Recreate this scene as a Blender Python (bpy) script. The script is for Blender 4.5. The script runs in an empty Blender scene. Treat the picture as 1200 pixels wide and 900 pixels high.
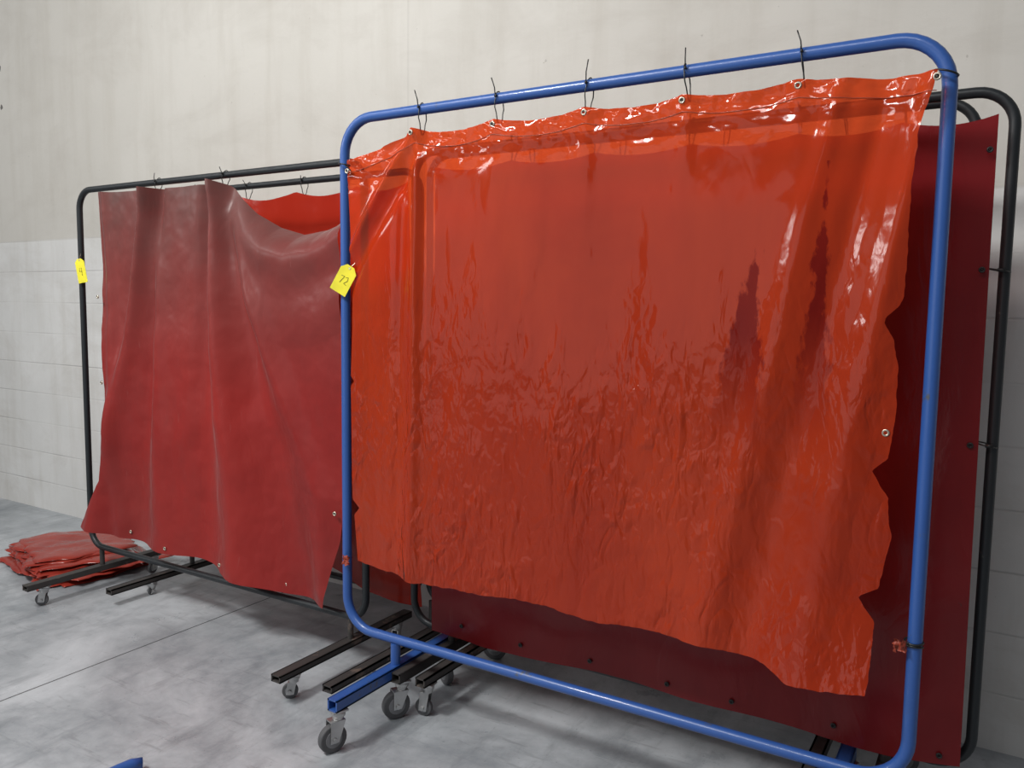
import bpy, bmesh, math, random
from mathutils import Vector, Matrix, noise
random.seed(4)
C=bpy.context.scene.collection
sc=bpy.context.scene
sc.view_settings.view_transform='Standard'
sc.view_settings.look='None'

# ------------------------------------------------------------ materials
def newmat(name):
    m=bpy.data.materials.new(name); m.use_nodes=True
    nt=m.node_tree; nt.nodes.clear()
    return m,nt
def N(nt,t,**k):
    n=nt.nodes.new(t)
    for a,b in k.items(): setattr(n,a,b)
    return n
def L(nt,a,b): nt.links.new(a,b)
def ramp(nt,fac,stops,interp='LINEAR'):
    r=nt.nodes.new('ShaderNodeValToRGB'); r.color_ramp.interpolation=interp
    e=r.color_ramp.elements
    e[0].position=stops[0][0]; e[0].color=stops[0][1]
    e[1].position=stops[-1][0]; e[1].color=stops[-1][1]
    for p,c in stops[1:-1]:
        x=e.new(p); x.color=c
    L(nt,fac,r.inputs[0]); return r
def g(v): return (v,v,v,1)
def texco(nt,scale=(1,1,1),rot=(0,0,0)):
    tc=N(nt,'ShaderNodeTexCoord'); mp=N(nt,'ShaderNodeMapping')
    mp.inputs['Scale'].default_value=scale; mp.inputs['Rotation'].default_value=rot
    L(nt,tc.outputs['Object'],mp.inputs[0]); return mp.outputs[0]
def noi(nt,vec,scale,detail=4,rough=.5,dist=0):
    n=N(nt,'ShaderNodeTexNoise'); L(nt,vec,n.inputs['Vector'])
    n.inputs['Scale'].default_value=scale; n.inputs['Detail'].default_value=detail
    n.inputs['Roughness'].default_value=rough; n.inputs['Distortion'].default_value=dist
    return n.outputs['Fac']
def mixc(nt,fac,a,b,mode='MIX'):
    m=N(nt,'ShaderNodeMix',data_type='RGBA',blend_type=mode)
    for s,v in ((m.inputs[0],fac),(m.inputs[6],a),(m.inputs[7],b)):
        if hasattr(v,'is_linked'): L(nt,v,s)
        else: s.default_value=v
    return m.outputs[2]
def math_(nt,op,a,b=None,c=None,clamp=False):
    m=N(nt,'ShaderNodeMath',operation=op); m.use_clamp=clamp
    for i,v in enumerate((a,b,c)):
        if v is None: continue
        if hasattr(v,'is_linked'): L(nt,v,m.inputs[i])
        else: m.inputs[i].default_value=v
    return m.outputs[0]

def simple(name,col,rough=.5,metal=0,spot=None,bump=0,bscale=60,coat=0):
    m,nt=newmat(name)
    o=N(nt,'ShaderNodeOutputMaterial'); p=N(nt,'ShaderNodeBsdfPrincipled')
    p.inputs['Roughness'].default_value=rough; p.inputs['Metallic'].default_value=metal
    p.inputs['Coat Weight'].default_value=coat
    v=texco(nt)
    if spot:
        f=noi(nt,v,spot[1],6,.65)
        r=ramp(nt,f,[(spot[2],g(0)),(spot[2]+.06,g(1))])
        L(nt,mixc(nt,r.outputs[0],(*col,1),(*spot[0],1)),p.inputs['Base Color'])
    else:
        f=noi(nt,v,12,3)
        r=ramp(nt,f,[(.3,(*[c*.82 for c in col],1)),(.7,(*[min(1,c*1.12) for c in col],1))])
        L(nt,r.outputs[0],p.inputs['Base Color'])
    if bump:
        b=N(nt,'ShaderNodeBump'); b.inputs['Strength'].default_value=bump; b.inputs['Distance'].default_value=.003
        L(nt,noi(nt,v,bscale),b.inputs['Height']); L(nt,b.outputs[0],p.inputs['Normal'])
    L(nt,p.outputs[0],o.inputs[0]); return m

def pvc(name,c1,c2,tcol,opac,rough,bdist,scale,transl,dust=0,dusttop=False,patches=None,gloss=.9,crinkle=False):
    """vinyl film: coloured transparent + diffuse/translucent + clear gloss layer"""
    m,nt=newmat(name)
    o=N(nt,'ShaderNodeOutputMaterial'); p=N(nt,'ShaderNodeBsdfDiffuse')
    tc=N(nt,'ShaderNodeTexCoord'); sx=N(nt,'ShaderNodeSeparateXYZ'); L(nt,tc.outputs['Object'],sx.inputs[0])
    X,Z=sx.outputs[0],sx.outputs[2]
    v1=texco(nt); v=texco(nt,scale)
    f=noi(nt,v,.4,5,.6,.6)
    col=ramp(nt,f,[(.3,(*c1,1)),(.7,(*c2,1))]).outputs[0]
    haze_gap=None
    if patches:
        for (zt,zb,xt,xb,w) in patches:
            # dark gaps in the reflected haze, painted into the film colour and gloss
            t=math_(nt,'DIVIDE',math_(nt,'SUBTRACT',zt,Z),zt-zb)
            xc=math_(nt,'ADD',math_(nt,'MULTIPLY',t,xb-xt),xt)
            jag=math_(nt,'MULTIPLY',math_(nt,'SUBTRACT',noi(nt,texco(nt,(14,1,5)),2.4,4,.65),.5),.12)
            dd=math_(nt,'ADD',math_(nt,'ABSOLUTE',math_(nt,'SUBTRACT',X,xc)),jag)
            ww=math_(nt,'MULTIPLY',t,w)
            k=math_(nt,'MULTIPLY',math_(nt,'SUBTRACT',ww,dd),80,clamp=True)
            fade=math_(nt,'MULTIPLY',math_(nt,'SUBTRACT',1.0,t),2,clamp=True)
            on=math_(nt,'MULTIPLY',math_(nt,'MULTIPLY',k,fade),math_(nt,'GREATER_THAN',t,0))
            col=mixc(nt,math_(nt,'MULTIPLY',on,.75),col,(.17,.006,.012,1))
            haze_gap=on if haze_gap is None else math_(nt,'MAXIMUM',haze_gap,on)
    if dust:
        f2=noi(nt,texco(nt,(1,1,.4)),2.2,8,.7,.4)
        r2=ramp(nt,f2,[(.42,g(0)),(.8,g(dust))]).outputs[0]
        if dusttop:
            tz=math_(nt,'MULTIPLY',math_(nt,'SUBTRACT',Z,1.15),.95,clamp=True)
            tz=math_(nt,'MULTIPLY',tz,ramp(nt,noi(nt,v1,1.7,6,.65),[(.3,g(.6)),(.62,g(1.))]).outputs[0])
            r2=math_(nt,'MAXIMUM',r2,tz)
        col=mixc(nt,r2,col,(.105,.060,.054,1))
        f3=noi(nt,texco(nt,(60,60,4),(0,.35,0)),1,3,.6)
        r3=ramp(nt,f3,[(.70,g(0)),(.76,g(dust*.6))]).outputs[0]
        col=mixc(nt,r3,col,(.40,.20,.18,1))
    L(nt,col,p.inputs['Color'])
    b=N(nt,'ShaderNodeBump'); b.inputs['Strength'].default_value=1; b.inputs['Distance'].default_value=bdist
    if crinkle:
        va=texco(nt,(13,8,6.0),(0,.30,0))
        a=math_(nt,'ABSOLUTE',math_(nt,'SUBTRACT',noi(nt,va,1.0,2,.5,.7),.5))
        c=noi(nt,va,2.4,2,.5,.5)
        # patchy: crumpled areas between smoother ones, nearly flat near the hem
        amt=ramp(nt,noi(nt,v1,1.9,3,.6),[(.36,g(.30)),(.62,g(1))]).outputs[0]
        lo=math_(nt,'MULTIPLY',math_(nt,'SUBTRACT',1.85,Z),1.4,clamp=True)
        rt=math_(nt,'SUBTRACT',1,math_(nt,'MULTIPLY',math_(nt,'MULTIPLY',math_(nt,'ADD',X,.95),2,clamp=True),.40))
        amt=math_(nt,'MULTIPLY',math_(nt,'MULTIPLY',amt,rt),math_(nt,'ADD',math_(nt,'MULTIPLY',lo,.90),.08))
        h=math_(nt,'MULTIPLY',math_(nt,'ADD',a,math_(nt,'MULTIPLY',c,.45)),math_(nt,'MULTIPLY',amt,1.55))
        h=math_(nt,'ADD',h,math_(nt,'MULTIPLY',noi(nt,texco(nt,(4,5,1.4)),1.2,2,.5,.4),.7))
    else:
        h=math_(nt,'ABSOLUTE',math_(nt,'SUBTRACT',noi(nt,v,1.6,5,.55,1.0),.5))
        h=math_(nt,'ADD',h,math_(nt,'MULTIPLY',noi(nt,v,7,3,.5,.8),.08))
    L(nt,h,b.inputs['Height']); L(nt,b.outputs[0],p.inputs['Normal'])
    tl=N(nt,'ShaderNodeBsdfTranslucent'); L(nt,col,tl.inputs[0])
    mx=N(nt,'ShaderNodeMixShader'); mx.inputs[0].default_value=transl
    L(nt,p.outputs[0],mx.inputs[1]); L(nt,tl.outputs[0],mx.inputs[2])
    body=mx.outputs[0]
    if opac<1:
        tr=N(nt,'ShaderNodeBsdfTransparent'); tr.inputs[0].default_value=(*tcol,1)
        m2=N(nt,'ShaderNodeMixShader'); m2.inputs[0].default_value=opac
        L(nt,tr.outputs[0],m2.inputs[1]); L(nt,body,m2.inputs[2]); body=m2.outputs[0]
    gl=N(nt,'ShaderNodeBsdfGlossy'); gl.inputs['Roughness'].default_value=rough
    L(nt,b.outputs[0],gl.inputs['Normal'])
    lw=N(nt,'ShaderNodeFresnel'); lw.inputs[0].default_value=1.45; L(nt,b.outputs[0],lw.inputs['Normal'])
    gf=math_(nt,'MULTIPLY',lw.outputs[0],gloss)
    if haze_gap is not None: gf=math_(nt,'MULTIPLY',gf,math_(nt,'SUBTRACT',1,math_(nt,'MULTIPLY',haze_gap,.6)))
    m3=N(nt,'ShaderNodeMixShader'); L(nt,gf,m3.inputs[0])
    L(nt,body,m3.inputs[1]); L(nt,gl.outputs[0],m3.inputs[2])
    L(nt,m3.outputs[0],o.inputs[0]); return m

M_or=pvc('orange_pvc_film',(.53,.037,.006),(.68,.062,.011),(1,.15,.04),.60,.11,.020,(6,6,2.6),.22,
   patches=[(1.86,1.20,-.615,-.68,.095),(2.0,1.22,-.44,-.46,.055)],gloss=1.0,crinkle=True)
M_red=pvc('dusty_red_vinyl',(.22,.015,.014),(.32,.026,.021),(.9,.05,.04),1,.36,.006,(2,2,1),.06,dust=.28,dusttop=True,gloss=.65)
M_dkred=pvc('dark_red_vinyl',(.14,.006,.009),(.22,.013,.015),(.9,.04,.03),1,.25,.008,(3,3,1.5),.06,dust=.10,gloss=.8)
M_back=pvc('red_vinyl',(.34,.016,.008),(.43,.03,.012),(1,.08,.05),.8,.2,.006,(3,3,1.5),.35,gloss=.6)
M_pile=pvc('folded_red_vinyl',(.26,.026,.018),(.38,.046,.028),(.9,.1,.08),1,.22,.006,(4,4,4),.05,gloss=.9)
M_blue=simple('blue_enamel',(.026,.090,.32),.36,0,((.07,.08,.10),14,.64),.15,40,.2)
M_blk=simple('black_painted_steel',(.016,.019,.022),.42,.2,((.10,.09,.085),18,.68),.2,60)
M_iron=simple('dirty_angle_iron',(.055,.05,.048),.6,.3,((.16,.12,.10),9,.58),.3,50)
M_wheel=simple('grey_rubber',(.085,.085,.09),.6)
M_zinc=simple('zinc_steel',(.5,.5,.5),.35,.9)
M_steel=simple('steel_grommet',(.62,.56,.46),.3,.9)
M_tie=simple('black_nylon',(.012,.012,.012),.4)
M_yel=simple('yellow_card',(.80,.72,.03),.6)
M_ink=simple('black_ink',(.02,.02,.02),.6)
M_rag=simple('orange_rag_tie',(.34,.05,.025),.4)
M_hub=simple('caster_hub',(.22,.22,.23),.45,.3)

def wallmat():
    m,nt=newmat('painted_block_wall')
    o=N(nt,'ShaderNodeOutputMaterial'); p=N(nt,'ShaderNodeBsdfPrincipled'); p.inputs['Roughness'].default_value=.7
    p.inputs['Specular IOR Level'].default_value=.3
    tc=N(nt,'ShaderNodeTexCoord'); sx=N(nt,'ShaderNodeSeparateXYZ'); L(nt,tc.outputs['Object'],sx.inputs[0])
    X,Z=sx.outputs[0],sx.outputs[2]
    low=math_(nt,'MULTIPLY',math_(nt,'SUBTRACT',2.045,Z),60,clamp=True)
    v=texco(nt); big=noi(nt,v,.7,5,.6)
    fr=math_(nt,'FRACT',math_(nt,'DIVIDE',math_(nt,'ADD',Z,.24),.2275))
    dj=math_(nt,'MULTIPLY',math_(nt,'ABSOLUTE',math_(nt,'SUBTRACT',fr,.5)),.2275)
    mort=math_(nt,'MULTIPLY',math_(nt,'SUBTRACT',dj,.1075),160,clamp=True)
    paint=ramp(nt,noi(nt,texco(nt,(.6,1,5)),1.4,3,.6),[(.38,g(.12)),(.62,g(1))]).outputs[0]
    mort=math_(nt,'MULTIPLY',math_(nt,'MULTIPLY',mort,low),paint)
    up=ramp(nt,big,[(.3,(.505,.485,.445,1)),(.7,(.58,.56,.52,1))]).outputs[0]
    lo=ramp(nt,noi(nt,v,1.3,5,.6),[(.3,(.575,.57,.555,1)),(.7,(.665,.66,.645,1))]).outputs[0]
    col=mixc(nt,low,up,lo)
    st=ramp(nt,noi(nt,texco(nt,(3,3,.35)),2.2,6,.65),[(.48,g(0)),(.78,g(.42))]).outputs[0]
    col=mixc(nt,st,col,(.42,.39,.34,1))
    st2=ramp(nt,noi(nt,texco(nt,(.8,1,1.6)),1.6,8,.7,.6),[(.48,g(0)),(.74,g(.40))]).outputs[0]
    col=mixc(nt,st2,col,(.39,.36,.32,1))
    sp=ramp(nt,noi(nt,v,24,4,.7),[(.71,g(0)),(.74,g(.5))]).outputs[0]
    col=mixc(nt,sp,col,(.28,.26,.23,1))
    col=mixc(nt,math_(nt,'MULTIPLY',mort,.38),col,(.35,.34,.33,1))
    for cx,cz,r in ((-6.62,3.33,.028),(-6.60,3.05,.016),(-1.1,3.02,.014),(-.55,2.83,.012)):
        dx=math_(nt,'SUBTRACT',X,cx); dz=math_(nt,'MULTIPLY',math_(nt,'SUBTRACT',Z,cz),.7)
        dd=math_(nt,'SQRT',math_(nt,'ADD',math_(nt,'MULTIPLY',dx,dx),math_(nt,'MULTIPLY',dz,dz)))
        dd=math_(nt,'ADD',dd,math_(nt,'MULTIPLY',math_(nt,'SUBTRACT',noi(nt,v,30,3,.6),.5),.04))
        col=mixc(nt,math_(nt,'LESS_THAN',dd,r),col,(.14,.13,.12,1))
    seam=math_(nt,'LESS_THAN',math_(nt,'ABSOLUTE',math_(nt,'ADD',X,2.69)),.006)
    seam=math_(nt,'MULTIPLY',seam,math_(nt,'SUBTRACT',1,low))
    col=mixc(nt,math_(nt,'MULTIPLY',seam,.25),col,(.38,.36,.33,1))
    L(nt,col,p.inputs['Base Color'])
    b=N(nt,'ShaderNodeBump'); b.inputs['Strength'].default_value=.5; b.inputs['Distance'].default_value=.006
    h=math_(nt,'SUBTRACT',math_(nt,'MULTIPLY',noi(nt,v,35,5,.6),.35),mort)
    h=math_(nt,'SUBTRACT',h,math_(nt,'MULTIPLY',low,.3))
    L(nt,h,b.inputs['Height']); L(nt,b.outputs[0],p.inputs['Normal'])
    L(nt,p.outputs[0],o.inputs[0]); return m
def floormat():
    m,nt=newmat('polished_concrete')
    o=N(nt,'ShaderNodeOutputMaterial'); p=N(nt,'ShaderNodeBsdfPrincipled')
    tc=N(nt,'ShaderNodeTexCoord'); sx=N(nt,'ShaderNodeSeparateXYZ'); L(nt,tc.outputs['Object'],sx.inputs[0])
    v=texco(nt)
    a=ramp(nt,noi(nt,v,1.2,9,.66,.5),[(.30,(.18,.20,.22,1)),(.47,(.29,.31,.33,1)),(.64,(.48,.505,.53,1))]).outputs[0]
    c=ramp(nt,noi(nt,v,9,6,.7,.3),[(.40,g(0)),(.75,g(.40))]).outputs[0]
    col=mixc(nt,c,a,(.53,.555,.58,1))
    d=ramp(nt,noi(nt,texco(nt,(2,.5,1),(0,0,.5)),3,8,.75),[(.52,g(0)),(.68,g(.55))]).outputs[0]
    col=mixc(nt,d,col,(.15,.165,.18,1))
    d2=ramp(nt,noi(nt,texco(nt,(1,7,1),(0,0,-.5)),3,5,.7),[(.58,g(0)),(.66,g(.38))]).outputs[0]
    col=mixc(nt,d2,col,(.16,.17,.18,1))
    d3=ramp(nt,noi(nt,v,40,3,.7),[(.66,g(0)),(.71,g(.5))]).outputs[0]
    col=mixc(nt,d3,col,(.14,.145,.15,1))
    j=math_(nt,'LESS_THAN',math_(nt,'ABSOLUTE',math_(nt,'ADD',sx.outputs[0],3.35)),.0045)
    col=mixc(nt,math_(nt,'MULTIPLY',j,.85),col,(.05,.05,.05,1))
    L(nt,col,p.inputs['Base Color'])
    r=ramp(nt,noi(nt,v,3,6,.6),[(.3,g(.25)),(.7,g(.45))]).outputs[0]
    L(nt,math_(nt,'MAXIMUM',r,math_(nt,'MULTIPLY',j,.9)),p.inputs['Roughness'])
    b=N(nt,'ShaderNodeBump'); b.inputs['Strength'].default_value=.15; b.inputs['Distance'].default_value=.004
    L(nt,noi(nt,v,30,5),b.inputs['Height']); L(nt,b.outputs[0],p.inputs['Normal'])
    L(nt,p.outputs[0],o.inputs[0]); return m

# ------------------------------------------------------------ mesh helpers
def finish(name,bm,mats,parent=None,smooth=True):
    me=bpy.data.meshes.new(name); bm.normal_update(); bm.to_mesh(me); bm.free()
    for m in mats: me.materials.append(m)
    if smooth:
        for p in me.polygons: p.use_smooth=True
    ob=bpy.data.objects.new(name,me); C.objects.link(ob)
    if parent: ob.parent=parent
    return ob
def empty(name,loc=(0,0,0)):
    e=bpy.data.objects.new(name,None); e.empty_display_size=.1; C.objects.link(e); return e
def tube(bm,pts,r,closed=False,seg=14,mi=0,caps=True):
    pts=[Vector(p) for p in pts]; n=len(pts); rings=[]
    def tan(i):
        if closed: return (pts[(i+1)%n]-pts[i-1]).normalized()
        if i==0: return (pts[1]-pts[0]).normalized()
        if i==n-1: return (pts[-1]-pts[-2]).normalized()
        return (pts[i+1]-pts[i-1]).normalized()
    t=tan(0); ref=Vector((0,1,0)) if abs(t.y)<.9 else Vector((1,0,0))
    nrm=(ref-t*ref.dot(t)).normalized()
    for i in range(n):
        t=tan(i); nrm=(nrm-t*nrm.dot(t)).normalized(); bi=t.cross(nrm)
        rings.append([bm.verts.new(pts[i]+(nrm*math.cos(a)+bi*math.sin(a))*r) for a in [2*math.pi*k/seg for k in range(seg)]])
    for i in range(n if closed else n-1):
        A,B=rings[i],rings[(i+1)%n]
        for k in range(seg):
            f=bm.faces.new((A[k],A[(k+1)%seg],B[(k+1)%seg],B[k])); f.material_index=mi
    if caps and not closed:
        for R_ in (rings[0][::-1],rings[-1]):
            f=bm.faces.new(R_); f.material_index=mi
def box(bm,c,s,mi=0,rot=None,bev=0):
    M=Matrix.Translation(c)@(rot or Matrix.Identity(4))@Matrix.Diagonal((*s,1))
    r=bmesh.ops.create_cube(bm,size=1,matrix=M)
    fs=set(f for v in r['verts'] for f in v.link_faces)
    for f in fs: f.material_index=mi
    if bev:
        es=list(set(e for v in r['verts'] for e in v.link_edges))
        rr=bmesh.ops.bevel(bm,geom=es,offset=bev,segments=2,affect='EDGES',profile=.5)
        for f in rr['faces']: f.material_index=mi
def cyl(bm,c,axis,r,h,mi=0,seg=28,bev=0,r2=None):
    q=Vector((0,0,1)).rotation_difference(Vector(axis)).to_matrix().to_4x4()
    rr=bmesh.ops.create_cone(bm,cap_ends=True,segments=seg,radius1=r,radius2=r if r2 is None else r2,depth=h,matrix=Matrix.Translation(c)@q)
    fs=set(f for v in rr['verts'] for f in v.link_faces)
    for f in fs: f.material_index=mi
    if bev:
        es=set()
        for f in fs:
            if len(f.verts)>4: es.update(f.edges)
        r3=bmesh.ops.bevel(bm,geom=list(es),offset=bev,segments=3,affect='EDGES',profile=.5)
        for f in r3['faces']: f.material_index=mi
def torus(bm,c,axis,R_,r,mi=0,seg=18,s2=8):
    q=Vector((0,0,1)).rotation_difference(Vector(axis))
    pts=[Vector(c)+q@Vector((R_*math.cos(a),R_*math.sin(a),0)) for a in [2*math.pi*i/seg for i in range(seg)]]
    tube(bm,pts,r,True,s2,mi)
def rrect(x0,x1,z0,z1,y,cr,n=9):
    out=[]
    for cx,cz,a0 in ((x1-cr,z1-cr,0),(x0+cr,z1-cr,90),(x0+cr,z0+cr,180),(x1-cr,z0+cr,270)):
        for i in range(n+1):
            a=math.radians(a0+90*i/n); out.append((cx+cr*math.cos(a),y,cz+cr*math.sin(a)))
    res=[]
    for i,p in enumerate(out):
        q=out[(i+1)%len(out)]; res.append(p)
        d=(Vector(q)-Vector(p)).length
        if d>.3:
            k=int(d/.15)
            for j in range(1,k): res.append(tuple(Vector(p).lerp(Vector(q),j/k)))
    return res

def caster(parent,x,y,top,r,yaw=0,name='caster'):
    bm=bmesh.new(); R=Matrix.Rotation(yaw,4,'Z')
    w=r*.55
    box(bm,(0,0,top-.004),(.06,.05,.008),1,bev=.002)
    cyl(bm,(0,0,top-.016),(0,0,1),.026,.018,1,bev=.004)
    cyl(bm,(0,0,top-.03),(0,0,1),.020,.014,1)
    off=-r*.45
    ct=top-.038
    box(bm,(off*.4,0,ct),(r*1.1,w+.016,.006),1,bev=.002)
    for s in (-1,1):
        yy=s*(w/2+.006)
        P=[(-r*.55+off*.4,ct),(r*.55+off*.4,ct),(off+.016,r-.012),(off-.016,r-.012)]
        vs=[[bm.verts.new((px,yy+t,pz)) for px,pz in P] for t in (-.0018,.0018)]
        fs=[vs[0],vs[1][::-1]]+[[vs[0][i],vs[1][i],vs[1][(i+1)%4],vs[0][(i+1)%4]] for i in range(4)]
        for f in fs: bm.faces.new(f).material_index=1
        cyl(bm,(off,s*(w/2+.011),r),(0,1,0),.009,.008,1,seg=6)
    cyl(bm,(off,0,r),(0,1,0),r,w,0,seg=40,bev=w*.22)
    cyl(bm,(off,0,r),(0,1,0),r*.62,w+.003,2,seg=32,bev=.002)
    cyl(bm,(off,0,r),(0,1,0),r*.25,w+.009,1,seg=20)
    bmesh.ops.transform(bm,matrix=Matrix.Translation((x,y,0))@R,verts=bm.verts)
    ob=finish(name,bm,[M_wheel,M_zinc,M_hub],parent)
    m=ob.modifiers.new('es','EDGE_SPLIT'); m.split_angle=math.radians(40)
    return ob

def frame(parent,x0,x1,z0,z1,y,r,cr,mat):
    bm=bmesh.new(); tube(bm,rrect(x0,x1,z0,z1,y,cr),r,True,16)
    return finish('tube_frame',bm,[mat],parent)
def leg(parent,x,y0,y1,z,yf,zf,mat,w=.04,h=.04,rr=.015):
    bm=bmesh.new()
    box(bm,(x,(y0+y1)/2,z-.003),(w,y1-y0,.006),0)
    box(bm,(x,(y0+y1)/2,z-h+.003),(w,y1-y0,.006),0)
    for s in (-1,1): box(bm,(x+s*(w/2-.003),(y0+y1)/2,z-h/2),(.006,y1-y0,h),0)
    cyl(bm,(x,yf,(z+zf)/2),(0,0,1),rr,zf-z,0,16)
    return finish('leg',bm,[mat],parent,smooth=False)

def interp(P,t):
    n=len(P); d=[0]
    for i in range(1,n): d.append(d[-1]+math.hypot(P[i][0]-P[i-1][0],P[i][1]-P[i-1][1]))
    s=t*d[-1]
    for i in range(1,n):
        if s<=d[i]+1e-9:
            k=(s-d[i-1])/max(1e-9,d[i]-d[i-1]); return (P[i-1][0]+(P[i][0]-P[i-1][0])*k,P[i-1][1]+(P[i][1]-P[i-1][1])*k)
    return P[-1]
def curtain(name,parent,T,B,Lf,Rt,yf,mat,nu=220,nv=220,edge=None):
    """Coons patch between four edge polylines (x,z); depth yf(u,v,x,z). v=0 top"""
    bm=bmesh.new(); g_=[]
    c00,c10,c01,c11=T[0],T[-1],B[0],B[-1]
    Ts=[interp(T,i/nu) for i in range(nu+1)]; Bs=[interp(B,i/nu) for i in range(nu+1)]
    Ls=[interp(Lf,j/nv) for j in range(nv+1)]; Rs=[interp(Rt,j/nv) for j in range(nv+1)]
    for j in range(nv+1):
        v=j/nv; row=[]
        for i in range(nu+1):
            u=i/nu; p=[]
            for k in (0,1):
                a=(1-v)*Ts[i][k]+v*Bs[i][k]+(1-u)*Ls[j][k]+u*Rs[j][k]
                b=(1-u)*(1-v)*c00[k]+u*(1-v)*c10[k]+(1-u)*v*c01[k]+u*v*c11[k]
                p.append(a-b)
            x,z=p
            if edge: x,z=edge(u,v,x,z)
            row.append(bm.verts.new((x,yf(u,v,x,z),z)))
        g_.append(row)
    for j in range(nv):
        for i in range(nu):
            bm.faces.new((g_[j][i],g_[j+1][i],g_[j+1][i+1],g_[j][i+1]))
    return finish(name,bm,[mat],parent)
def fbm(x,y,z=0,o=3): return noise.fractal(Vector((x,y,z)),1.0,2.0,o)
def G(d,w): return math.exp(-(d/w)**2)
def ridge(x,z,a,b,w0,w1):
    t=(a[1]-z)/(a[1]-b[1]); t=max(-.05,min(1.1,t))
    cx=a[0]+(b[0]-a[0])*t; w=w0+(w1-w0)*max(0,t); return G(x-cx,w)
def grommets(name,parent,pts,y,mat=None,r=.009):
    bm=bmesh.new()
    for p in pts:
        yy=p[2] if len(p)>2 else y
        torus(bm,(p[0],yy,p[1]),(0,1,0),r,.003,0,16,6)
        cyl(bm,(p[0],yy+.001,p[1]),(0,1,0),r*.7,.002,1,12)
    return finish(name,bm,[mat or M_steel,M_tie],parent)
def ties(parent,pts,y,rt,ztube,tail=.07,name='cable_ties'):
    bm=bmesh.new()
    for i,(x,zg) in enumerate(pts):
        c=(ztube+rt+.004+zg)/2; hh=(ztube+rt+.004-zg)/2; n=20
        sk=random.uniform(-.008,.008)
        loop=[(x+.004*math.sin(a+i)+sk*math.sin(a),y+(rt+.004)*math.cos(a)*(1 if math.sin(a)>-.2 else .7),c+hh*math.sin(a)) for a in [2*math.pi*k/n for k in range(n)]]
        tube(bm,loop,.0020,True,6)
        yy=y-rt-.005; box(bm,(x,yy,ztube+.004),(.007,.007,.008),0)
        s=random.uniform(-1,1)*.016; tl=tail*random.uniform(.75,1.1)
        tube(bm,[(x,yy,ztube),(x+s*.2,yy-.004,ztube+tl*.5),(x+s,yy-.006,ztube+tl)],.0019,False,6)
    return finish(name,bm,[M_tie],parent)

# ------------------------------------------------------------ room
bm=bmesh.new(); box(bm,(-3.5,-.5,-.05),(15,8,.1)); finish('floor',bm,[floormat()],smooth=False)
bm=bmesh.new(); box(bm,(-3.5,3.45,2.25),(15,.2,4.5)); finish('wall_back',bm,[wallmat()],smooth=False)

# ------------------------------------------------------------ blue screen
S=empty('welding_screen')
frame(S,-2.22,-.165,.30,2.30,2.38,.0188,.13,M_blue)
for x in (-1.97,-.36):
    leg(S,x,2.03,2.73,.20,2.38,.285,M_blue,.045,.045,.019)
    caster(S,x,2.06,.155,.052,yaw=math.radians(70 if x<-1 else 20)); caster(S,x,2.70,.155,.052,yaw=math.radians(150))
def scal(xs,zs,sag,n=8):
    out=[]
    for i in range(len(xs)-1):
        for k in range(n):
            t=k/n; out.append((xs[i]+(xs[i+1]-xs[i])*t, zs[i]+(zs[i+1]-zs[i])*t-sag[i]*4*t*(1-t)))
    out.append((xs[-1],zs[-1])); return out
txs=[-2.185,-1.845,-1.518,-1.181,-.857,-.528,-.19]; tzs=[2.145,2.225,2.225,2.228,2.225,2.225,2.20]
T=scal(txs,tzs,[.012,.022,.02,.018,.014,.006])
B=[(-2.15,.585),(-2.0,.572),(-1.84,.568),(-1.70,.575),(-1.57,.572),(-1.40,.585),(-1.29,.585),(-1.10,.562),(-.98,.575),(-.86,.58),(-.67,.58),(-.55,.58),(-.48,.553),(-.40,.552),(-.27,.57)]
Lf=[(-2.185,2.145),(-2.165,1.78),(-2.19,1.30),(-2.175,.85),(-2.15,.585)]
Rt=[(-.19,2.20),(-.225,2.05),(-.235,1.89),(-.235,1.64),(-.262,1.57),(-.24,1.45),(-.238,1.34),(-.255,1.20),(-.252,1.14),(-.235,1.0),(-.25,.9),(-.265,.8),(-.262,.7),(-.27,.57)]
notch=[(1.585,.018,.03),(1.175,.038,.035),(.825,.045,.03)]
notchL=[(1.30,.018,.02),(.80,.03,.03)]
def edge_or(u,v,x,z):
    if u>.93:
        k=((u-.93)/.07)**1.5
        d=0
        for zc,dep,w in notch:
            q=(z-zc)/w
            d+=dep*max(0,1-(q if q>0 else -q*.5))
        d+=.006*fbm(z*9,3.1)+.002*fbm(z*40,1)
        x-=d*k
    if u<.06:
        k=((.06-u)/.06)**1.5; d=0
        for zc,dep,w in notchL: d+=dep*max(0,1-abs(z-zc)/w)
        x+=d*k
    if v>.94: z+=((v-.94)/.06)*.006*fbm(x*16,8)
    return x,z
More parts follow.
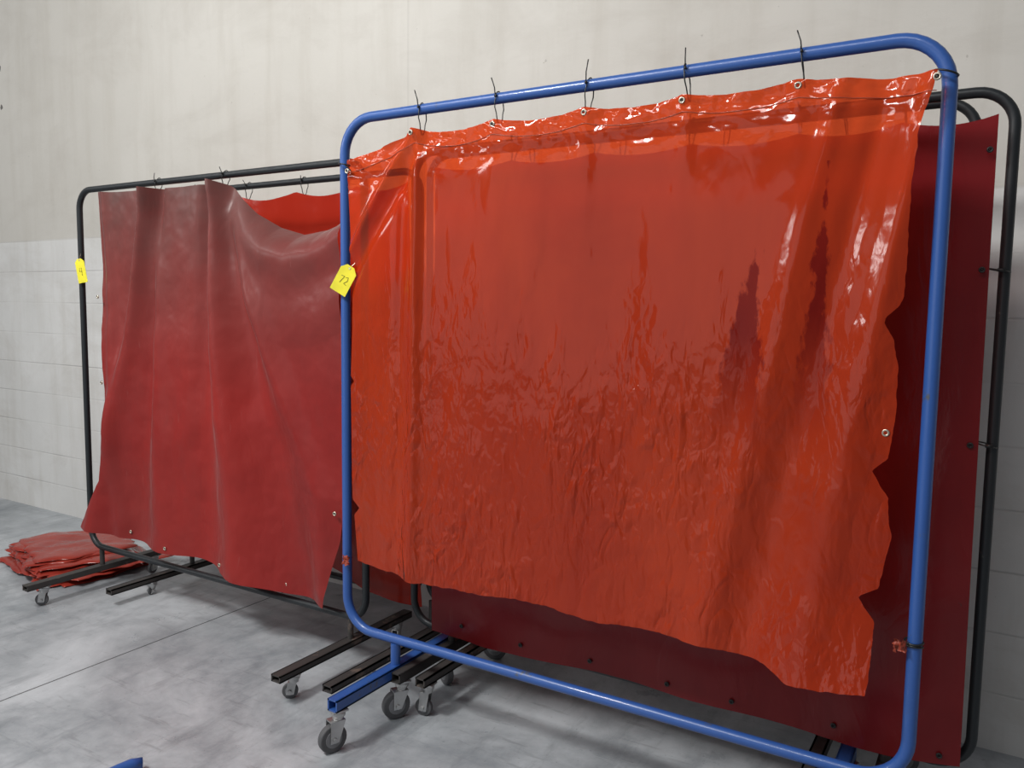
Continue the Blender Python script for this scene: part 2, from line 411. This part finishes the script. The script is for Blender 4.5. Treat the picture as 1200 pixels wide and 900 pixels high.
def y_or(u,v,x,z):
    y=2.350
    y+=.014*math.sin(x*5.2+.6)*(.25+v)+.005*math.sin(x*12.5+1.3+z*1.1)*(.3+.9*v)
    y+=.024*fbm(x*1.6,z*.8,4,2)*min(1,v*5)
    dl=(z-1.80)-(x+2.17)*1.32
    y+=-.026*G(dl,.03)*G(x+2.0,.22)+.020*G(dl+.09,.04)*G(x+2.0,.25)
    for tx in txs[1:]:
        y-=.010*G(x-tx,.03+.10*v)*math.exp(-v*3)
    y-=.022*ridge(x,z,(-.20,2.2),(-.45,.6),.025,.07)
    y+=.018*ridge(x,z,(-.30,2.2),(-.62,.6),.03,.07)
    y-=.014*ridge(x,z,(-.42,2.2),(-.75,.6),.03,.06)
    y-=.018*ridge(x,z,(-1.83,2.2),(-1.86,.6),.02,.035)
    y+=.012*ridge(x,z,(-1.90,2.2),(-1.95,.6),.02,.035)
    if v<.1: y+=.012*fbm(x*14,z*20,1,3)*(1-v/.1)
    y+=.002*fbm(x*9,z*4,2,3)
    if v>.8 and u>.7: y-=.05*((v-.8)/.2)**2*((u-.7)/.3)
    return y
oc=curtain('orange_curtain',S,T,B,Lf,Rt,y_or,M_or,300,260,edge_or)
bm=bmesh.new(); hp=[]
for i in range(121):
    u=i/120; x,z=interp(T,u); hp.append((x,y_or(u,.035,x,z-.05)-.002,z-.05))
tube(bm,hp,.0012,False,5); finish('hem_weld',bm,[M_rag],S)
grommets('grommets',S,[(x,z-.018,y_or(.5,.01,x,z)-.004) for x,z in zip(txs[1:],tzs[1:])]+[(-2.168,2.10,2.335),(-.255,1.90,2.335),(-.262,1.28,2.33)],2.34,r=.0075)
ties(S,[(x,2.21) for x in txs[1:6]],2.38,.0188,2.30)
bm=bmesh.new()
torus(bm,(-.175,2.365,2.20),(.3,0,1),.030,.0026)
torus(bm,(-2.20,2.365,2.13),(.2,0,1),.028,.0026)
tube(bm,[(-2.195,2.352,2.13),(-2.165,2.34,2.11),(-2.15,2.335,2.10)],.0026)
torus(bm,(-.168,2.38,.70),(0,.2,1),.023,.003); torus(bm,(-.168,2.38,.712),(0,-.1,1),.023,.003)
finish('post_ties',bm,[M_tie],S)
def rag(x,y,z,s,seed):
    bm=bmesh.new(); rows=[]
    for i in range(9):
        row=[]
        for j in range(7):
            a=i/8-.5; b=j/6-.5
            row.append(bm.verts.new((x+s*(a+.3*fbm(a*4,b*4,seed)),y+s*.5*fbm(a*5,b*5,seed+3)-.012,z+s*1.1*(b+.3*fbm(a*4,b*4,seed+9)))))
        rows.append(row)
    for i in range(8):
        for j in range(6): bm.faces.new((rows[i][j],rows[i+1][j],rows[i+1][j+1],rows[i][j+1]))
    return finish('torn_vinyl_scrap',bm,[M_rag],S)
rag(-2.195,2.355,.585,.034,1); rag(-.20,2.36,.705,.03,5)

# ------------------------------------------------------------ left screen (front)
S1=empty('welding_screen')
frame(S1,-4.335,-2.30,.235,2.19,2.58,.016,.10,M_blk)
for x,y0 in ((-4.24,2.16),(-2.39,2.15)):
    leg(S1,x,y0,2.98,.135,2.58,.225,M_iron,.05,.03,.013)
    caster(S1,x-.005,y0+.10,.107,.032,yaw=math.radians(40)); caster(S1,x,2.90,.107,.032,yaw=math.radians(100))
T=[(-4.10,2.165)]+scal([-4.10,-3.65,-3.15],[2.165,2.155,2.16],[.006,.008])[1:]+[(-3.10,2.135),(-3.02,2.07),(-2.93,2.0),(-2.80,1.935),(-2.66,1.90),(-2.52,1.915),(-2.42,1.945),(-2.33,1.99)]
B=[(-4.24,.375),(-4.0,.355),(-3.80,.335),(-3.39,.335),(-3.20,.32),(-2.95,.30),(-2.73,.28),(-2.48,.275)]
Lf=[(-4.10,2.165),(-4.10,1.66),(-4.08,1.25),(-4.02,.88),(-4.06,.65),(-4.24,.375)]
Rt=[(-2.33,1.99),(-2.33,1.4),(-2.33,.85),(-2.37,.6),(-2.48,.275)]
def y_l(u,v,x,z):
    y=2.545-.045*v
    y-=.072*ridge(x,z,(-3.15,2.16),(-3.0,.3),.03,.15)
    y+=.045*ridge(x,z,(-3.25,2.16),(-3.30,.3),.03,.13)
    y-=.052*ridge(x,z,(-3.65,2.16),(-4.15,.35),.03,.09)
    y+=.040*ridge(x,z,(-3.60,2.16),(-3.85,.3),.03,.11)
    y-=.034*ridge(x,z,(-3.65,2.16),(-3.60,.3),.03,.11)
    y+=.042*ridge(x,z,(-3.10,2.1),(-2.62,.3),.05,.13)
    y-=.030*ridge(x,z,(-3.15,2.16),(-2.55,.9),.04,.08)
    y-=.020*ridge(x,z,(-4.05,2.16),(-3.95,.3),.03,.05)
    if x>-3.15:
        s=min(1,(x+3.15)/.35); ztop=interp(T,u)[1]
        d=ztop-z
        y+=s*(.05-.18*(1-math.exp(-max(0,d)/.10))*math.exp(-max(0,d-.1)/.7))
        y-=s*.028*math.sin(min(1,d/.5)*math.pi*3)*math.exp(-d*3)
    y+=.045*fbm(x*1.2,z*.7,7,3)*min(1,v*4)+.006*fbm(x*6,z*5,2,4)
    return y
curtain('red_curtain',S1,T,B,Lf,Rt,y_l,M_red,220,220)
grommets('grommets',S1,[(-4.075,1.62,2.505),(-4.06,1.17,2.50)]+[(x,z,y_l(.5,.97,x,z)-.003) for x,z in ((-3.9,.385),(-3.55,.365),(-3.15,.35),(-2.75,.32))]+[(-2.375,.72,2.47)],2.48,r=.007)
ties(S1,[(x,2.13) for x in (-3.65,-3.15)],2.58,.016,2.19,.04)

# ------------------------------------------------------------ left screen (behind)
S2=empty('welding_screen')
frame(S2,-4.42,-2.28,.24,2.20,2.93,.016,.10,M_blk)
for x,y0 in ((-3.93,2.42),(-2.21,2.25)):
    leg(S2,x,y0,3.28,.10,2.93,.235,M_iron,.05,.03,.013)
    caster(S2,x,3.2,.072,.022,yaw=1)
    caster(S2,x,y0+.25,.072,.022,yaw=2)
def y_b(y0,a=.03,sd=3):
    return lambda u,v,x,z: y0+a*math.sin(x*7+sd)*(.3+v)+.03*fbm(x*2,z,sd,3)
T=scal([-4.2,-3.8,-3.4,-3.0,-2.6,-2.30],[2.14]*6,[.03]*5)
curtain('red_curtain',S2,T,[(-4.2,.36),(-3.0,.30),(-2.22,.22)],[(-4.2,2.14),(-4.2,.36)],[(-2.30,2.14),(-2.22,.22)],y_b(2.87),M_back,120,60)
ties(S2,[(x,2.13) for x in (-3.8,-3.4,-3.0,-2.6)],2.93,.016,2.20,.03)

# ------------------------------------------------------------ right screen (behind blue)
S3=empty('welding_screen')
frame(S3,-2.13,-.02,.235,2.22,2.70,.0155,.10,M_blk)
for x in (-1.93,-.25):
    leg(S3,x,2.33,3.05,.19,2.70,.225,M_iron,.045,.04,.015)
    caster(S3,x,2.37,.15,.055,yaw=math.radians(60)); caster(S3,x,3.0,.15,.055,yaw=math.radians(200))
T=scal([-2.0,-1.65,-1.3,-.95,-.6,-.3,-.06],[2.15]*7,[.02]*6)
B=[(-2.0,.235),(-1.90,.225),(-1.77,.225),(-1.5,.24),(-1.23,.248),(-.98,.25),(-.72,.25),(-.44,.232),(-.22,.24),(-.045,.262)]
def y_r(u,v,x,z):
    return 2.672+.012*math.sin(x*9)*(.3+v)+.022*fbm(x*1.8,z,9,3)-.03*v
curtain('dark_red_curtain',S3,T,B,[(-2.0,2.15),(-2.0,.235)],[(-.06,2.15),(-.055,1.3),(-.045,.262)],y_r,M_dkred,160,120)
grommets('grommets',S3,[(x,.285,y_r(0,1,x,.285)-.006) for x in (-1.85,-1.55,-1.26,-.95,-.72,-.40,-.10)]+[(-.075,z,y_r(1,.5,-.075,z)-.006) for z in (2.05,1.72,1.22,.75)],2.65,M_tie,.006)
ties(S3,[(x,2.14) for x in (-1.65,-1.3,-.95,-.6,-.3)],2.70,.0155,2.22,.03)
bm=bmesh.new()
for z in (1.72,1.22):
    torus(bm,(-.035,2.695,z),(.2,0,1),.030,.0022)
    box(bm,(-.028,2.672,z),(.02,.010,.009),0)
finish('post_ties',bm,[M_tie],S3)

S4=empty('welding_screen')
frame(S4,-2.22,-.12,.24,2.25,2.92,.0155,.10,M_blk)
for x in (-1.85,-.45):
    leg(S4,x,2.38,3.26,.17,2.92,.23,M_iron,.045,.035,.015)
    caster(S4,x,2.43,.135,.035,yaw=math.radians(10)); caster(S4,x,3.2,.135,.035,yaw=math.radians(200))
T=scal([-2.15,-1.7,-1.3,-.9,-.5,-.2],[2.17]*6,[.03]*5)
curtain('red_curtain',S4,T,[(-2.15,.24),(-.2,.25)],[(-2.15,2.17),(-2.15,.24)],[(-.2,2.17),(-.2,.25)],y_b(2.885,.03,5),M_back,120,60)
ties(S4,[(x,2.15) for x in (-1.7,-1.3,-.9,-.5)],2.92,.0155,2.25,.03)

# ------------------------------------------------------------ yellow tags
def tag(parent,x,y,z,w,h,tilt,txt):
    bm=bmesh.new(); c=.28*w
    P=[(-w/2+c,h/2),(w/2-c,h/2),(w/2,h/2-c),(w/2,-h/2),(-w/2,-h/2),(-w/2,h/2-c)]
    a=[bm.verts.new((px,-.0006,pz)) for px,pz in P]; b=[bm.verts.new((px,.0006,pz)) for px,pz in P]
    bm.faces.new(a); bm.faces.new(b[::-1])
    for i in range(6): bm.faces.new((a[i],b[i],b[(i+1)%6],a[(i+1)%6]))
    for st in txt: tube(bm,[(px*w,-.0012,pz*h) for px,pz in st],.0010,False,5,1)
    torus(bm,(0,-.001,h/2-c*.5),(0,1,0),.004,.0012,2,12,5)
    tube(bm,[(0,-.002,h/2-c*.5),(.005,.01,h/2+.02),(0,.02,h/2+.03)],.0009,False,5,2)
    bmesh.ops.transform(bm,matrix=Matrix.Translation((x,y,z))@Matrix.Rotation(math.radians(18),4,'Z')@Matrix.Rotation(tilt,4,'Y'),verts=bm.verts)
    return finish('yellow_lot_tag',bm,[M_yel,M_ink,M_steel],parent,smooth=False)
seven=[[(-.24,.08),(-.04,.10),(-.16,-.16)],[(.05,.08),(.18,.12),(.22,.0),(.08,-.13),(.26,-.15)]]
four=[[(-.12,.12),(-.16,-.02),(.12,-.02)],[(.08,.12),(.06,-.2)]]
tag(S,-2.195,2.345,1.695,.072,.115,math.radians(30),seven)
tag(S1,-4.30,2.555,1.76,.058,.130,math.radians(-10),four)

# ------------------------------------------------------------ folded curtain pile
def pillow(bm,cx,cy,w,d,z,th,seed,rot):
    nx,ny=46,36; top=[];bot=[]
    for j in range(ny+1):
        tr=[];br=[]
        for i in range(nx+1):
            a=i/nx*2-1; b=j/ny*2-1
            px=a*w/2; py=b*d/2
            px+=.05*fbm(b*1.2,seed,1)*abs(a)**3*(1 if a>0 else -1)+.008*fbm(b*5,a,seed)
            py+=.05*fbm(a*1.2,seed,5)*abs(b)**3+.008*fbm(a*5,b,seed+4)
            e=max(abs(a),abs(b)); prof=math.sqrt(max(0,1-e**24))
            base=z+.008*fbm(a*1.2,b*1.2,seed+2)+.002*math.sin(a*5+b*3+seed)
            edge_drop=-.006*max(0,e-.9)/.10
            t=base+th*prof*.5+.003*fbm(a*3,b*2,seed+8)*prof+edge_drop
            bo=base-th*prof*.5+edge_drop
            cr,sr=math.cos(rot),math.sin(rot)
            X=cx+px*cr-py*sr; Y=cy+px*sr+py*cr
            tr.append(bm.verts.new((X,Y,max(.006,t)))); br.append(bm.verts.new((X,Y,max(.002,min(bo,t-.001)))))
        top.append(tr);bot.append(br)
    for j in range(ny):
        for i in range(nx):
            bm.faces.new((top[j][i],top[j][i+1],top[j+1][i+1],top[j+1][i]))
            bm.faces.new((bot[j][i],bot[j+1][i],bot[j+1][i+1],bot[j][i+1]))
    for j in range(ny):
        bm.faces.new((top[j][0],top[j+1][0],bot[j+1][0],bot[j][0])); bm.faces.new((top[j][nx],bot[j][nx],bot[j+1][nx],top[j+1][nx]))
    for i in range(nx):
        bm.faces.new((top[0][i],bot[0][i],bot[0][i+1],top[0][i+1])); bm.faces.new((top[ny][i],top[ny][i+1],bot[ny][i+1],bot[ny][i]))
bm=bmesh.new()
for k in range(11):
    pillow(bm,-4.75+random.uniform(-.05,.04),2.77+random.uniform(-.05,.04),.80-.018*k+random.uniform(-.06,.06),.60-.010*k+random.uniform(-.05,.05),.010+.0115*k,.009,k*3.7,math.radians(-12)+random.uniform(-.16,.16))
finish('folded_vinyl_curtains',bm,[M_pile])

# ------------------------------------------------------------ blue steel foot at the front
bm=bmesh.new()
tube(bm,[(-2.440,1.600,.026),(-2.455,1.57,.03),(-2.465,1.53,.028),(-2.48,1.38,.026),(-2.50,1.1,.026)],.020,False,16)
box(bm,(-2.50,1.1,.026),(.5,.05,.05),0,bev=.005)
finish('blue_steel_stand',bm,[M_blue])

# ------------------------------------------------------------ lights
def area(name,loc,size,power,target,col=(1,1,1),sy=None):
    l=bpy.data.lights.new(name,'AREA'); l.energy=power; l.size=size; l.color=col
    if sy: l.shape='RECTANGLE'; l.size_y=sy
    o=bpy.data.objects.new(name,l); C.objects.link(o); o.location=loc
    o.rotation_euler=(Vector(target)-Vector(loc)).to_track_quat('-Z','Y').to_euler()
area('high_bay_light',(-3.2,-.4,4.6),.6,140,(-2,2.4,.8),(1,.985,.96))
area('ceiling_strip_a',(-2.0,-1.2,4.9),4.0,115,(-2.0,1.6,0),(1,.99,.97),.4)
area('ceiling_strip_b',(-6.0,0.2,5.0),3,40,(-5,2.6,0),(1,.99,.97),.4)
area('glint_fill',(-9.5,-3.5,4.2),3.5,105,(-1.5,2.4,1),(1,.995,.98),.5)  # added unseen light so the curtain crinkles catch highlights
area('sheen_fill',(-5.0,-6.0,2.0),6.0,58,(-3.5,2.6,1.4),(.95,.98,1),3.9)  # added panel behind the camera: haze, glints and fill on the curtains
w=bpy.data.worlds.new('World'); sc.world=w; w.use_nodes=True
bg=w.node_tree.nodes['Background']; bg.inputs[0].default_value=(.86,.89,.93,1); bg.inputs[1].default_value=.20

# ------------------------------------------------------------ camera
th=math.atan(91/950); yaw=math.radians(31.4)
F=Vector((-math.sin(yaw),math.cos(yaw),0)); R=Vector((math.cos(yaw),math.sin(yaw),0)); Z=Vector((0,0,1))
Fp=F*math.cos(th)-Z*math.sin(th); U=F*math.sin(th)+Z*math.cos(th)
cx=(R+U*.0135).normalized(); cy=(U-R*.0135).normalized()
cam=bpy.data.cameras.new('camera'); cam.lens=28.5; cam.sensor_width=36; cam.clip_start=.02
co=bpy.data.objects.new('camera',cam); C.objects.link(co)
M=Matrix((cx,cy,-Fp)).transposed().to_4x4(); M.translation=(0,0,1.6); co.matrix_world=M
sc.camera=co
